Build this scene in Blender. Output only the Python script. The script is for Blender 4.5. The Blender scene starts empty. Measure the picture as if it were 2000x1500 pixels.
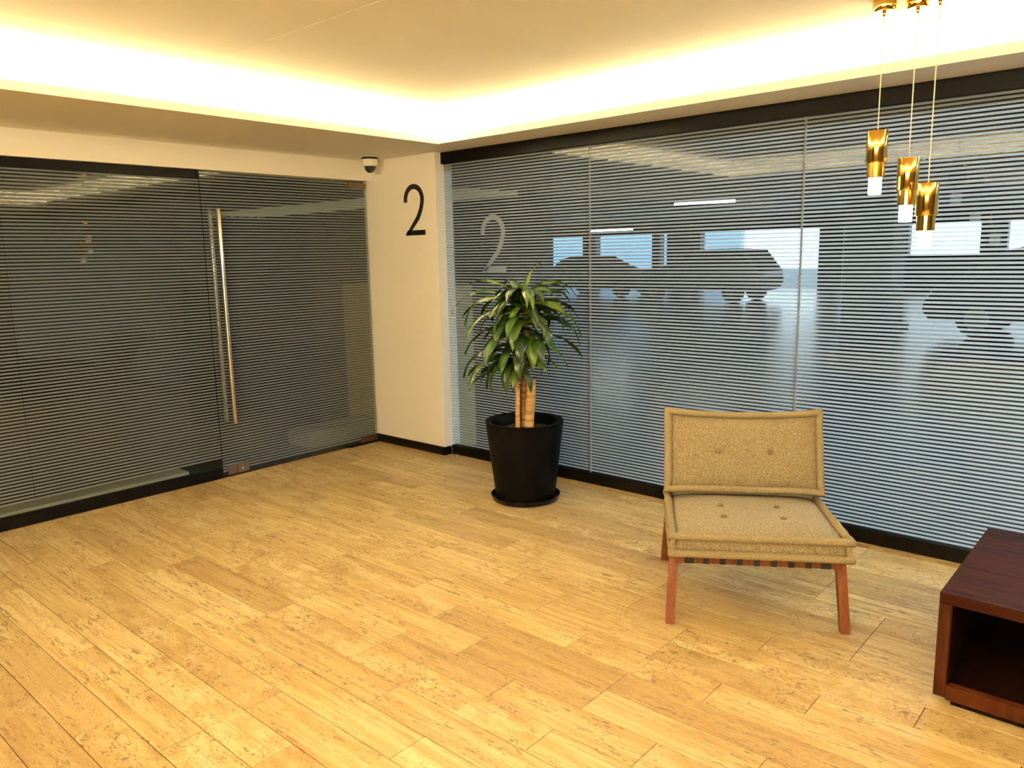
import bpy, bmesh, math, random
from mathutils import Vector, Matrix
PI = math.pi
random.seed(7)
S = bpy.context.scene
COL = S.collection

# ------------------------------------------------------------------ camera
cam_d = bpy.data.cameras.new('camera'); cam = bpy.data.objects.new('camera', cam_d); COL.objects.link(cam)
cam_d.sensor_width = 36.0; cam_d.lens = 1514.84 / 2000 * 36.0; cam_d.clip_end = 200; cam_d.clip_start = 0.02
_r = Vector((0.75167631, 0.65922408, -0.02015775)); _u = Vector((-0.09359893, 0.13688028, 0.98615568)); _f = Vector((-0.65285677, 0.73938312, -0.16459233))
M = Matrix((_r, _u, -_f)).transposed().to_4x4(); M.translation = Vector((0, 0, 1.5)); cam.matrix_world = M
S.camera = cam
S.cycles.max_bounces = 8; S.cycles.diffuse_bounces = 5; S.cycles.glossy_bounces = 4; S.cycles.transparent_max_bounces = 16; S.cycles.caustics_reflective = False; S.cycles.caustics_refractive = False

# ------------------------------------------------------------------ view / world
S.view_settings.view_transform = 'Standard'; S.view_settings.look = 'None'
S.view_settings.exposure = 0.82; S.view_settings.gamma = 1.0; S.view_settings.use_curve_mapping = False
W = bpy.data.worlds.new('world'); S.world = W; W.use_nodes = True
bg = W.node_tree.nodes['Background']; bg.inputs[0].default_value = (0.66, 0.84, 1.0, 1); bg.inputs[1].default_value = 2.1

# ------------------------------------------------------------------ room dimensions (metres)
SOF = 2.237      # underside of the soffit
LIP = 2.280      # top of the cove lip
CEI = 2.440      # raised ceiling
LX = -3.895      # left cove lip
RY = 3.715       # right cove lip
BY = 0.10        # back cove lip
EX = 1.70        # far-right cove lip
GX = -5.00       # left glazing plane
GY = 4.06        # right glazing plane

WARM = (1.0, 0.80, 0.46)
def area(name, loc, direction, sx, sy, power, color, axis=None):
    d = bpy.data.lights.new(name, 'AREA'); d.shape = 'RECTANGLE'; d.size = sx; d.size_y = sy; d.energy = power; d.color = color
    o = bpy.data.objects.new(name, d); COL.objects.link(o)
    z = -Vector(direction).normalized(); x = Vector(axis).normalized(); y = z.cross(x).normalized()
    m = Matrix((x, y, z)).transposed().to_4x4(); m.translation = Vector(loc); o.matrix_world = m
    return o
COVE = 92.0      # watt per metre of LED strip
for nm, loc, dr, L, ax in (
    ('cove_lamp', (LX - .026, (BY + RY) / 2, 2.262), (-1, 0, .12), RY - BY + .2, (0, 1, 0)),
    ('cove_lamp', ((LX + EX) / 2, RY + .026, 2.262), (0, 1, .12), EX - LX + .2, (1, 0, 0)),
    ('cove_lamp', ((LX + EX) / 2, BY - .026, 2.262), (0, -1, .12), EX - LX + .2, (1, 0, 0)),
    ('cove_lamp', (EX + .026, (BY + RY) / 2, 2.262), (1, 0, .12), RY - BY + .2, (0, 1, 0))):
    area(nm, loc, dr, L, .012, COVE * L, WARM, ax)
DOWN = 2.0      # recessed downlights added unseen behind the camera, to brighten the floor
DOWNS = [(-3.3, -.75), (-1.7, -.75), (-.1, -.75), (1.5, -.75)]
for x, y in DOWNS:
    d = bpy.data.lights.new('fill_downlight_lamp', 'SPOT'); d.energy = DOWN * 4; d.color = WARM; d.spot_size = math.radians(125); d.spot_blend = .8; d.shadow_soft_size = .06
    o = bpy.data.objects.new('fill_downlight_lamp', d); COL.objects.link(o); o.location = (x, y, SOF - .03)

SCON = 290.0     # globe lamps added unseen behind the camera, as frontal fill for the pier
GLOBE_FILLS = [(-1.15, -3.47, 1.95), (.45, -3.47, 1.95), (2.05, -3.47, 1.95)]
for p in GLOBE_FILLS:
    d = bpy.data.lights.new('globe_fill_light', 'POINT'); d.energy = SCON; d.color = WARM; d.shadow_soft_size = .10
    o = bpy.data.objects.new('globe_fill_light', d); COL.objects.link(o); o.location = p

# ================================================================== helpers
def lin(c):
    return tuple((x / 255 / 12.92) if x / 255 <= .04045 else ((x / 255 + .055) / 1.055) ** 2.4 for x in c)
MATS = {}
def mat(name, color=(.8, .8, .8), rough=.5, metal=0, spec=.5, emit=None, estr=0):
    m = bpy.data.materials.new(name); m.use_nodes = True; MATS[name] = m
    b = m.node_tree.nodes['Principled BSDF']
    b.inputs['Base Color'].default_value = (*color, 1); b.inputs['Roughness'].default_value = rough
    b.inputs['Metallic'].default_value = metal; b.inputs['Specular IOR Level'].default_value = spec
    if emit: b.inputs['Emission Color'].default_value = (*emit, 1); b.inputs['Emission Strength'].default_value = estr
    return m
class NT:
    def __init__(s, m): s.t = m.node_tree; s.b = m.node_tree.nodes['Principled BSDF']
    def n(s, kind, **kw):
        nd = s.t.nodes.new(kind)
        for k, v in kw.items():
            if k in nd.inputs: nd.inputs[k].default_value = v
            else: setattr(nd, k, v)
        return nd
    def l(s, a, b): s.t.links.new(a, b)
    def ramp(s, fac, stops):
        nd = s.n('ShaderNodeValToRGB'); e = nd.color_ramp.elements
        while len(e) < len(stops): e.new(.5)
        for i, (p, c) in enumerate(stops):
            e[i].position = p; e[i].color = (*c, 1) if len(c) == 3 else c
        s.l(fac, nd.inputs[0]); return nd.outputs[0]
    def mix(s, fac, a, b, mode='MIX'):
        nd = s.n('ShaderNodeMix', data_type='RGBA', blend_type=mode)
        for v, i in ((fac, 0), (a, 6), (b, 7)):
            if hasattr(v, 'links'): s.l(v, nd.inputs[i])
            else: nd.inputs[i].default_value = v if i == 0 else ((*v, 1) if len(v) == 3 else v)
        return nd.outputs[2]
    def math(s, op, a, b=None):
        nd = s.n('ShaderNodeMath', operation=op)
        for v, i in ((a, 0), (b, 1)):
            if v is None: continue
            if hasattr(v, 'links'): s.l(v, nd.inputs[i])
            else: nd.inputs[i].default_value = v
        return nd.outputs[0]
    def coord(s, scale=(1, 1, 1), rand=True, kind='Object'):
        tc = s.n('ShaderNodeTexCoord'); v = tc.outputs[kind]
        if rand:
            oi = s.n('ShaderNodeObjectInfo'); c = s.n('ShaderNodeCombineXYZ')
            s.l(s.math('MULTIPLY', oi.outputs['Random'], 37.0), c.inputs[0]); s.l(s.math('MULTIPLY', oi.outputs['Random'], 91.0), c.inputs[1]); s.l(s.math('MULTIPLY', oi.outputs['Random'], 13.0), c.inputs[2])
            ad = s.n('ShaderNodeVectorMath', operation='ADD'); s.l(v, ad.inputs[0]); s.l(c.outputs[0], ad.inputs[1]); v = ad.outputs[0]
        mp = s.n('ShaderNodeMapping'); mp.inputs['Scale'].default_value = scale; s.l(v, mp.inputs[0]); return mp.outputs[0]
    def noise(s, vec, scale=5, detail=4, rough=.55, dist=0):
        nd = s.n('ShaderNodeTexNoise'); nd.inputs['Scale'].default_value = scale; nd.inputs['Detail'].default_value = detail; nd.inputs['Roughness'].default_value = rough; nd.inputs['Distortion'].default_value = dist
        s.l(vec, nd.inputs['Vector']); return nd.outputs[0]
    def bump(s, h, strength=.2, dist=.005):
        nd = s.n('ShaderNodeBump'); nd.inputs['Strength'].default_value = strength; nd.inputs['Distance'].default_value = dist
        s.l(h, nd.inputs['Height']); s.l(nd.outputs[0], s.b.inputs['Normal'])

# ---- materials
def m_paint(name, c, rough=.6):
    m = mat(name, c, rough, spec=.25); t = NT(m); v = t.coord((1, 1, 1), False)
    n = t.noise(v, 2.2, 3); t.l(t.mix(n, tuple(x * .96 for x in c), c), t.b.inputs['Base Color']); t.bump(t.noise(v, 160, 2), .05, .001); return m
m_paint('white_paint', (.84, .815, .75)); m_paint('ceiling_paint', (.88, .86, .80)); m_paint('dark_wall', (.07, .05, .035)); m_paint('cream_wall', (.5, .44, .34))
mat('black_metal', (.0030, .0026, .0024), .45, 0, .09); mat('black_base', (.0035, .003, .003), .45, 0, .12)
mat('black_vinyl', (.006, .006, .006), .5)
m = mat('steel', (.62, .58, .52), .28, 1); t = NT(m); t.bump(t.noise(t.coord((1, 1, 60), False), 40, 2), .04, .001)
m = mat('gold', (.80, .50, .10), .10, 1)
t = NT(m); v = t.coord((3, 3, .5), True); t.l(t.mix(t.noise(v, 6, 2), (.70, .40, .06), (.88, .60, .16)), t.b.inputs['Base Color'])
mat('cord', (.75, .70, .6), .4)
mat('diffuser', (.9, .88, .82), .3, emit=(1, .86, .66), estr=2.2)
mat('led', (.9, .9, .9), .5, emit=WARM, estr=30)
m = mat('globe', (.9, .9, .9), .4, emit=WARM, estr=1.5)
m.node_tree.nodes['Principled BSDF'].inputs['Alpha'].default_value = .35
mat('lens_glow', (.9, .9, .9), .5, emit=WARM, estr=6)
mat('steel_brown', (.26, .20, .15), .4, 1)
# travertine
def m_trav(name, rand=True):
    m = mat(name, (.7, .58, .38), .30, 0, .32); t = NT(m); oi = t.n('ShaderNodeObjectInfo'); R = oi.outputs['Random']
    base = t.noise(t.coord((1.2, 17, 1), rand), 1.6, 6, .62, .45)
    col = t.ramp(base, [(.28, (.44, .27, .075)), (.42, (.62, .43, .155)), (.54, (.76, .58, .26)), (.72, (.86, .72, .40))])
    blot = t.noise(t.coord((4, 8, 1), rand), 1.5, 7, .66, .5)
    col2 = t.ramp(blot, [(.32, (.44, .275, .08)), (.46, (.64, .46, .175)), (.56, (.77, .60, .285)), (.68, (.86, .73, .42))])
    sel = t.ramp(R, [(.62, (0, 0, 0)), (.70, (1, 1, 1))]); col = t.mix(sel, col, col2)
    r2 = t.math('FRACT', t.math('MULTIPLY', R, 17.3))
    tint = t.ramp(r2, [(0, (.66, .57, .44)), (.25, (.88, .83, .74)), (.6, (1.0, .98, .95)), (1, (1.10, 1.11, 1.12))]); col = t.mix(1.0, col, tint, 'MULTIPLY')
    och = t.noise(t.coord((1.0, 7, 1), rand), 1.1, 3); col = t.mix(t.ramp(och, [(.50, (0, 0, 0)), (.66, (.75, .75, .75))]), col, t.mix(1.0, col, (.74, .60, .38), 'MULTIPLY'))
    vein = t.noise(t.coord((1.7, 55, 1), rand), 2.0, 4, .6, .3)
    col = t.mix(t.ramp(vein, [(.54, (0, 0, 0)), (.66, (.75, .75, .75))]), col, (.40, .245, .085))
    mask = t.ramp(t.noise(t.coord((2.5, 6, 1), rand), 1.6, 2), [(.38, (.12, .12, .12)), (.60, (1, 1, 1))])
    pits = t.noise(t.coord((17, 100, 1), rand), 1.0, 4, .66, .9)
    pits2 = t.noise(t.coord((42, 56, 1), rand), 1.0, 4, .64, 1.4)
    pp = t.mix(sel, pits, pits2)
    pm = t.math('MULTIPLY', t.ramp(pp, [(.55, (0, 0, 0)), (.595, (1, 1, 1))]), mask)
    col = t.mix(t.math('MULTIPLY', pm, .85), col, (.11, .055, .012))
    fine = t.noise(t.coord((70, 420, 1), rand), 1.0, 2); col = t.mix(.25, col, t.ramp(fine, [(.3, (.42, .28, .11)), (.7, (.88, .76, .52))]))
    t.l(col, t.b.inputs['Base Color'])
    t.l(t.ramp(pm, [(0, (.30, .30, .30)), (1, (.6, .6, .6))]), t.b.inputs['Roughness']); t.bump(t.math('MULTIPLY', pm, -1), .25, .001); return m
m_trav('travertine'); m_trav('travertine_slab', False)
mat('grout', (.15, .085, .03), .8)
# fabric
m = mat('fabric', (.5, .4, .25), .92, 0, .15); t = NT(m)
a = t.noise(t.coord((150, 520, 260), True), 1, 3, .7); b_ = t.noise(t.coord((620, 110, 420), True), 1, 3, .7)
f = t.mix(.5, a, b_); c = t.ramp(f, [(.38, (.10, .070, .030)), (.47, (.205, .160, .088)), (.54, (.31, .255, .155)), (.62, (.50, .43, .29))])
t.l(c, t.b.inputs['Base Color']); t.bump(f, .35, .002)
t.b.inputs['Sheen Weight'].default_value = .15
m = mat('fabric_welt', (.5, .4, .25), .92, 0, .15); t = NT(m); f = t.noise(t.coord((420, 420, 420), True), 1, 3, .7)
t.l(t.ramp(f, [(.36, (.15, .105, .05)), (.5, (.26, .21, .12)), (.62, (.40, .345, .225))]), t.b.inputs['Base Color']); t.bump(f, .3, .002)
m = mat('button_fabric', (.17, .125, .065), .92, 0, .15); t = NT(m); f = t.noise(t.coord((300, 300, 300), True), 1, 2); t.l(t.ramp(f, [(.35, (.12, .085, .04)), (.65, (.24, .19, .11))]), t.b.inputs['Base Color'])
# woods
def m_wood(name, c0, c1, scale, rough=.35, spec=.45):
    m = mat(name, c0, rough, 0, spec); t = NT(m); g = t.noise(t.coord(scale, True), 1.0, 5, .6, .6)
    g2 = t.noise(t.coord(tuple(s * 6 for s in scale), True), 1.0, 3); f = t.mix(.35, g, g2)
    t.l(t.ramp(f, [(.34, c0), (.5, tuple((x + y) / 2 for x, y in zip(c0, c1))), (.66, c1)]), t.b.inputs['Base Color']); t.bump(g2, .05, .001); return m
m_wood('table_wood', (.007, .0015, .0006), (.034, .0072, .0024), (2, 30, 12), .6, .06); m_wood('table_wood_v', (.022, .0055, .0018), (.085, .020, .006), (12, 30, 2), .6, .08)
m_wood('chair_wood', (.10, .027, .008), (.22, .068, .020), (30, 30, 3), .4, .3)
mat('shaded_wood', (.008, .0022, .0012), .6, 0, .1); mat('strap', (.012, .010, .009), .7)  # first one: table wood darkened to stand for the shade inside it
# plant
m = mat('pot', (.002, .002, .0024), .42, 0, .05); t = NT(m); t.bump(t.noise(t.coord((1, 1, 1), False), 90, 2), .04, .001)
mat('saucer', (.003, .003, .004), .2, 0, .3)
m = mat('soil', (.03, .02, .012), .95); t = NT(m); t.bump(t.noise(t.coord((1, 1, 1), False), 60, 4), .8, .02)
def m_cane(name, c0, c1):
    m = mat(name, c0, .7); t = NT(m); v = t.coord((6, 6, 60), True); f = t.noise(v, 1.0, 3)
    t.l(t.ramp(f, [(.35, c0), (.6, c1)]), t.b.inputs['Base Color']); t.bump(f, .5, .006); return m
m_cane('cane_light', (.36, .20, .06), (.62, .40, .15)); m_cane('cane_dark', (.10, .055, .022), (.26, .15, .06))
m = mat('leaf', (.03, .09, .015), .30, 0, .5); t = NT(m); oi = t.n('ShaderNodeObjectInfo')
c = t.ramp(oi.outputs['Random'], [(0, (.006, .022, .004)), (.5, (.016, .050, .008)), (.8, (.040, .098, .012)), (1, (.12, .19, .02))])
v = t.coord((60, 3, 3), True); st = t.noise(v, 1.0, 3); c = t.mix(t.ramp(st, [(.5, (0, 0, 0)), (.75, (.4, .4, .4))]), c, (.08, .14, .025)); t.l(c, t.b.inputs['Base Color'])
t.b.inputs['Transmission Weight'].default_value = 0
# glass: two-sided Schlick reflection over a faintly tinted clear pane
def m_glass(name, tint):
    m = bpy.data.materials.new(name); m.use_nodes = True; MATS[name] = m; nt = m.node_tree; nt.nodes.clear()
    out = nt.nodes.new('ShaderNodeOutputMaterial'); mx = nt.nodes.new('ShaderNodeMixShader'); tr = nt.nodes.new('ShaderNodeBsdfTransparent'); gl = nt.nodes.new('ShaderNodeBsdfGlossy')
    tr.inputs[0].default_value = (*tint, 1); gl.inputs['Roughness'].default_value = 0.0; gl.inputs['Color'].default_value = (1, 1, 1, 1)
    lw = nt.nodes.new('ShaderNodeLayerWeight'); lw.inputs[0].default_value = .5
    p = nt.nodes.new('ShaderNodeMath'); p.operation = 'POWER'; p.inputs[1].default_value = 5; nt.links.new(lw.outputs['Facing'], p.inputs[0])
    a = nt.nodes.new('ShaderNodeMath'); a.operation = 'MULTIPLY_ADD'; a.inputs[1].default_value = .977; a.inputs[2].default_value = .023; nt.links.new(p.outputs[0], a.inputs[0])
    nt.links.new(a.outputs[0], mx.inputs[0]); nt.links.new(tr.outputs[0], mx.inputs[1]); nt.links.new(gl.outputs[0], mx.inputs[2]); nt.links.new(mx.outputs[0], out.inputs[0]); return m
m_glass('glass', (.93, .96, .95))
def m_frost(name, dif, trl, wd, wt, wc):
    m = bpy.data.materials.new(name); m.use_nodes = True; MATS[name] = m; nt = m.node_tree; nt.nodes.clear()
    out = nt.nodes.new('ShaderNodeOutputMaterial'); d = nt.nodes.new('ShaderNodeBsdfDiffuse'); tl = nt.nodes.new('ShaderNodeBsdfTranslucent'); tp = nt.nodes.new('ShaderNodeBsdfTransparent')
    d.inputs[0].default_value = (*[x * wd for x in dif], 1); tl.inputs[0].default_value = (*[x * wt for x in trl], 1); tp.inputs[0].default_value = (wc, wc, wc, 1)
    a = nt.nodes.new('ShaderNodeAddShader'); b = nt.nodes.new('ShaderNodeAddShader')
    nt.links.new(d.outputs[0], a.inputs[0]); nt.links.new(tl.outputs[0], a.inputs[1]); nt.links.new(a.outputs[0], b.inputs[0]); nt.links.new(tp.outputs[0], b.inputs[1]); nt.links.new(b.outputs[0], out.inputs[0]); return m
m_frost('frost', (.76, .90, 1.0), (1, 1, 1), .20, .46, .14)
m_frost('frost_numeral', (.82, .92, .95), (1, 1, 1), .17, .30, .10)
# garage
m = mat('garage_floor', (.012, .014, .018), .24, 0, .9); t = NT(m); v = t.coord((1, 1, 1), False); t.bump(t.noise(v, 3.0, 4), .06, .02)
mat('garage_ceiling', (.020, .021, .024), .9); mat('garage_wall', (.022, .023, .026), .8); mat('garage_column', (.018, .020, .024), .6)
mat('blue_wall', (.34, .53, .74), .8); mat('parapet', (.42, .50, .56), .8); mat('outside_ground', (.55, .60, .63), .8)
mat('block_wall', (.30, .25, .11), .8); mat('kerb', (.30, .31, .27), .8)
mat('tube', (.9, .9, .9), .5, emit=(.88, .95, 1), estr=14); mat('car_dark', (.010, .011, .014), .3, 0, .5); mat('car_glass', (.01, .012, .015), .05, 0, .5); mat('tyre', (.01, .01, .01), .8); mat('rim', (.3, .3, .32), .3, 1); mat('lamp_glass', (.7, .75, .8), .1)
mat('louvre', (.45, .46, .38), .35, .6, emit=(1, .86, .42), estr=.09)
mat('blue_panel', (.02, .05, .10), .4); mat('yellow_paint', (.55, .40, .04), .6)

# ---- mesh builders
def obj(name, bm, m, parent=None, smooth=False, auto=None):
    me = bpy.data.meshes.new(name); bmesh.ops.recalc_face_normals(bm, faces=bm.faces[:]); bm.to_mesh(me); bm.free()
    if m: me.materials.append(MATS[m])
    o = bpy.data.objects.new(name, me); COL.objects.link(o)
    if parent: o.parent = parent
    if smooth:
        for p in me.polygons: p.use_smooth = True
    if auto:
        me.polygons.foreach_set('use_smooth', [True] * len(me.polygons))
        try: me.set_sharp_from_angle(angle=math.radians(auto))
        except Exception: pass
    return o
def empty(name, loc=(0, 0, 0), rz=0):
    o = bpy.data.objects.new(name, None); o.empty_display_size = .1; COL.objects.link(o); o.location = loc; o.rotation_euler = (0, 0, rz); return o
def tag(o, label=None, cat=None, group=None, kind=None):
    if label: o['label'] = label
    if cat: o['category'] = cat
    if group: o['group'] = group
    if kind: o['kind'] = kind
    return o
def box(bm, x0, x1, y0, y1, z0, z1, bev=0):
    b = bmesh.new(); bmesh.ops.create_cube(b, size=1)
    for v in b.verts: v.co = Vector(((x0 + x1) / 2 + v.co.x * (x1 - x0), (y0 + y1) / 2 + v.co.y * (y1 - y0), (z0 + z1) / 2 + v.co.z * (z1 - z0)))
    if bev: bmesh.ops.bevel(b, geom=b.edges[:] + b.verts[:], offset=bev, segments=2, profile=.6, affect='EDGES')
    me = bpy.data.meshes.new('t'); b.to_mesh(me); b.free(); bm.from_mesh(me); bpy.data.meshes.remove(me); return bm
def bx(*a, **k): return box(bmesh.new(), *a, **k)
def tube(bm, pts, rad, seg=10, closed=False, cap=True):
    pts = [Vector(p) for p in pts]; n = len(pts); rs = rad if isinstance(rad, (list, tuple)) else [rad] * n
    rings = []; prev = None
    for i, p in enumerate(pts):
        if closed: tg = pts[(i + 1) % n] - pts[i - 1]
        else: tg = pts[min(i + 1, n - 1)] - pts[max(i - 1, 0)]
        tg.normalize()
        if prev is None: a = tg.orthogonal().normalized()
        else: a = (prev - tg * prev.dot(tg)).normalized()
        prev = a; b = tg.cross(a)
        rings.append([bm.verts.new(p + (a * math.cos(2 * PI * k / seg) + b * math.sin(2 * PI * k / seg)) * rs[i]) for k in range(seg)])
    for i in range(n if closed else n - 1):
        A = rings[i]; B = rings[(i + 1) % n]
        off = 0
        if closed and i == n - 1: off = min(range(seg), key=lambda o: sum((A[k].co - B[(k + o) % seg].co).length for k in range(seg)))
        for k in range(seg): bm.faces.new((A[k], A[(k + 1) % seg], B[(k + 1 + off) % seg], B[(k + off) % seg]))
    if not closed and cap: bm.faces.new(rings[0][::-1]); bm.faces.new(rings[-1])
    return bm
def lathe(bm, prof, c=(0, 0, 0), seg=48):
    rings = []
    for r, z in prof:
        if r < 1e-6: rings.append([bm.verts.new((c[0], c[1], c[2] + z))])
        else: rings.append([bm.verts.new((c[0] + r * math.cos(2 * PI * k / seg), c[1] + r * math.sin(2 * PI * k / seg), c[2] + z)) for k in range(seg)])
    for A, B in zip(rings, rings[1:]):
        for k in range(seg):
            k2 = (k + 1) % seg
            if len(A) == 1 and len(B) == 1: continue
            if len(A) == 1: bm.faces.new((A[0], B[k], B[k2]))
            elif len(B) == 1: bm.faces.new((A[k], A[k2], B[0]))
            else: bm.faces.new((A[k], A[k2], B[k2], B[k]))
    return bm
def beam(bm, p0, p1, w, h, side, bev=.002, taper=1.0):
    """square-section bar from p0 to p1; `side` fixes the width axis"""
    p0 = Vector(p0); p1 = Vector(p1); z = (p1 - p0).normalized(); x = Vector(side); x = (x - z * x.dot(z)).normalized(); y = z.cross(x)
    b = bmesh.new(); bmesh.ops.create_cube(b, size=1); L = (p1 - p0).length
    for v in b.verts:
        k = taper if v.co.z > 0 else 1.0
        v.co = (p0 + p1) / 2 + x * v.co.x * w * k + y * v.co.y * h * k + z * v.co.z * L
    if bev: bmesh.ops.bevel(b, geom=b.edges[:] + b.verts[:], offset=bev, segments=2, profile=.6, affect='EDGES')
    me = bpy.data.meshes.new('t'); b.to_mesh(me); b.free(); bm.from_mesh(me); bpy.data.meshes.remove(me); return bm

# ================================================================== STRUCTURE
# ---- floor: travertine planks (rows run along X), matched to the joints of the photograph
fl = tag(obj('floor', bx(GX - .02, 4.2, -3.6, 4.09, -.05, -.0035), 'grout'), 'cream travertine plank floor of the lobby', 'floor', kind='structure')
slab = obj('floor_slab', bx(GX + .02, 4.2, -3.6, -.115, -.0035, 0), 'travertine_slab', fl); slab['kind'] = 'stuff'
slab2 = obj('floor_slab', bx(1.6, 4.2, -.115, 4.03, -.0035, 0), 'travertine_slab', fl); slab2['kind'] = 'stuff'
PIT = .1455; U = .2905; Y0 = 2.065; XREF = -2.2885
KN = {-9: [-3.465], -7: [-3.46, -2.863, -1.995], -6: [-4.317, -3.735, -2.285], -5: [-3.135, -1.704], -4: [-2.868, -1.99], -3: [-4.30, -2.287, -1.411],
      -2: [-4.015, -1.70, -1.117], -1: [-2.862, -1.993, -.826], 0: [-2.287, -1.41], 1: [-3.158, -1.71, -1.123], 2: [-2.878, -2.005, -.834], 3: [-3.73, -1.412],
      4: [-4.005, -3.165, -1.716, -1.12], 5: [-3.47, -.829], 8: [-2.885]}
TM = {}
def tile_mesh(n, w):
    key = (round(n, 3), round(w, 3))
    if key not in TM:
        b = bx(-n / 2, n / 2, -w / 2, w / 2, -.0034, 0); top = [e for e in b.edges if all(v.co.z > -1e-5 for v in e.verts)]
        bmesh.ops.bevel(b, geom=top, offset=.0009, segments=1, affect='EDGES')
        me = bpy.data.meshes.new('tile'); bmesh.ops.recalc_face_normals(b, faces=b.faces[:]); b.to_mesh(me); b.free(); me.materials.append(MATS['travertine']); TM[key] = me
    return TM[key]
rt = random.Random(3)
def split(n):
    out = []
    while n > 4: k = 3 if rt.random() < .75 else 2; out.append(k); n -= k
    if n == 4: out += [2, 2]
    elif n > 0: out.append(n)
    rt.shuffle(out); return out
xl, xr = GX + .01, 1.6
for k in range(-15, 14):
    y0 = Y0 + PIT * k; y1 = min(y0 + PIT, 4.05)
    js = sorted(KN.get(k, []))
    if not js: js = [XREF + U * (rt.randrange(-8, 8))]
    us = [round((j - XREF) / U) for j in js]; cuts = [us[0]]
    for a, b2 in zip(us, us[1:]):
        for s in split(b2 - a): cuts.append(cuts[-1] + s)
    c = cuts[-1]
    while XREF + U * c < xr: c += 3 if rt.random() < .75 else 2; cuts.append(c)
    c = cuts[0]; pre = []
    while XREF + U * c > xl: c -= 3 if rt.random() < .75 else 2; pre.insert(0, c)
    cuts = pre + cuts
    xs = [min(max(XREF + U * q, xl), xr) for q in cuts]
    for a, b2 in zip(xs, xs[1:]):
        if b2 - a < .06: continue
        o = bpy.data.objects.new('tile', tile_mesh(b2 - a - .0028, y1 - y0 - .0028)); COL.objects.link(o); o.parent = fl
        o.location = ((a + b2) / 2, (y0 + y1) / 2, rt.uniform(-.0003, 0))

# ---- walls
hdr = bx(GX - .10, GX + .055, -3.6, 3.972, 2.088, SOF)
tag(obj('wall_left', hdr, 'white_paint'), 'cream painted header wall above the left glazing', 'wall', kind='structure')
pier = tag(obj('wall_corner', bx(-5.035, -4.205, 3.972, 4.14, 0, SOF, bev=.002), 'white_paint'), 'cream painted corner pier carrying the black numeral', 'wall', kind='structure')
bb = bmesh.new(); box(bb, -4.995, -4.192, 3.958, 3.9715, 0, .062, .0015); box(bb, -4.2045, -4.190, 3.958, 4.03, 0, .062, .0015)
tag(obj('baseboard_corner', bb, 'black_base'), 'black baseboard round the foot of the cream corner pier', 'baseboard', kind='structure')
tag(obj('wall_back', bx(-5.1, 4.4, -3.75, -3.6, 0, SOF), 'dark_wall'), 'brown panelled wall behind the viewer', 'wall', kind='structure')
tag(obj('wall_right', bx(4.2, 4.35, -3.6, 4.14, 0, SOF), 'dark_wall'), 'brown panelled wall at the far side of the lobby', 'wall', kind='structure')
# ---- ceiling: raised tray, soffit ring with upstand lip, cove box
ce = tag(obj('ceiling', bx(-5.2, 4.6, -1.2, 4.75, CEI, CEI + .08), 'ceiling_paint'), 'cream raised tray ceiling washed by the cove light', 'ceiling', kind='structure')
obj('ceiling_seam', bx(LX, EX, 2.0, 2.0025, CEI - .0012, CEI + .001), 'white_paint', ce)
sf = bmesh.new(); T = .014
q = .0148; box(sf, GX - .10, LX - q, -3.6, 4.14, SOF, SOF + T); box(sf, LX - q, 4.2, RY + q, 4.14, SOF, SOF + T); box(sf, LX - q, 4.2, -3.6, BY - q, SOF, SOF + T); box(sf, EX + q, 4.2, BY - q, RY + q, SOF, SOF + T)
so = tag(obj('trim_1', sf, 'white_paint'), 'dropped cream soffit running round the tray ceiling', 'soffit', kind='structure')
for a in ((LX - .015, LX, BY, RY), (LX - .015, EX + .015, RY, RY + .015), (LX - .015, EX + .015, BY - .015, BY), (EX, EX + .015, BY, RY)):
    obj('cove_lip', bx(*a, SOF, LIP), 'white_paint', so)
cv = bmesh.new()
box(cv, -4.70, -4.66, -.7, 4.54, SOF + T, CEI); box(cv, -4.70, 2.5, 4.50, 4.54, SOF + T, CEI); box(cv, -4.70, 2.5, -.74, -.7, SOF + T, CEI); box(cv, 2.46, 2.5, -.7, 4.54, SOF + T, CEI)
obj('cove_back', cv, 'ceiling_paint', so)
obj('cove_tray', bx(-4.66, 4.2, 4.14, 4.54, SOF, SOF + T), 'white_paint', so)
obj('roof_slab', bx(-5.4, 4.6, -3.9, 4.8, CEI + .08, 2.85), 'garage_ceiling', ce)
obj('shell', bx(-5.12, -5.10, -3.9, 4.6, SOF - .0, 2.85), 'garage_wall', ce)
obj('shell', bx(-5.12, 4.6, 4.56, 4.60, SOF, 2.85), 'garage_wall', ce)
# LED strips on the back of the lips
for i, a in enumerate(((LX - .019, LX - .016, BY, RY), (LX, EX, RY + .016, RY + .019), (LX, EX, BY - .019, BY - .016), (EX + .016, EX + .019, BY, RY))):
    o = obj('cove_light', bx(*a, 2.256, 2.266), 'led')
    tag(o, 'warm LED strip hidden behind the ' + ('soffit lip by the glass door', 'soffit lip along the parking glazing', 'soffit lip behind the viewer', 'soffit lip at the far side')[i], 'led strip', 'cove LED strips')
for i, (x, y) in enumerate(DOWNS):
    e = empty('downlight', (x, y, SOF)); tag(e, 'small round recessed downlight added in the soffit behind the viewer', 'downlight', 'added downlights in the soffit')
    obj('trim_ring', lathe(bmesh.new(), [(.062, -.0005), (.062, -.006), (.050, -.008), (.048, -.0005)], seg=24), 'white_paint', e)
    obj('lens', lathe(bmesh.new(), [(0, -.003), (.047, -.003), (.047, -.001), (0, -.001)], seg=24), 'lens_glow', e)

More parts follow.
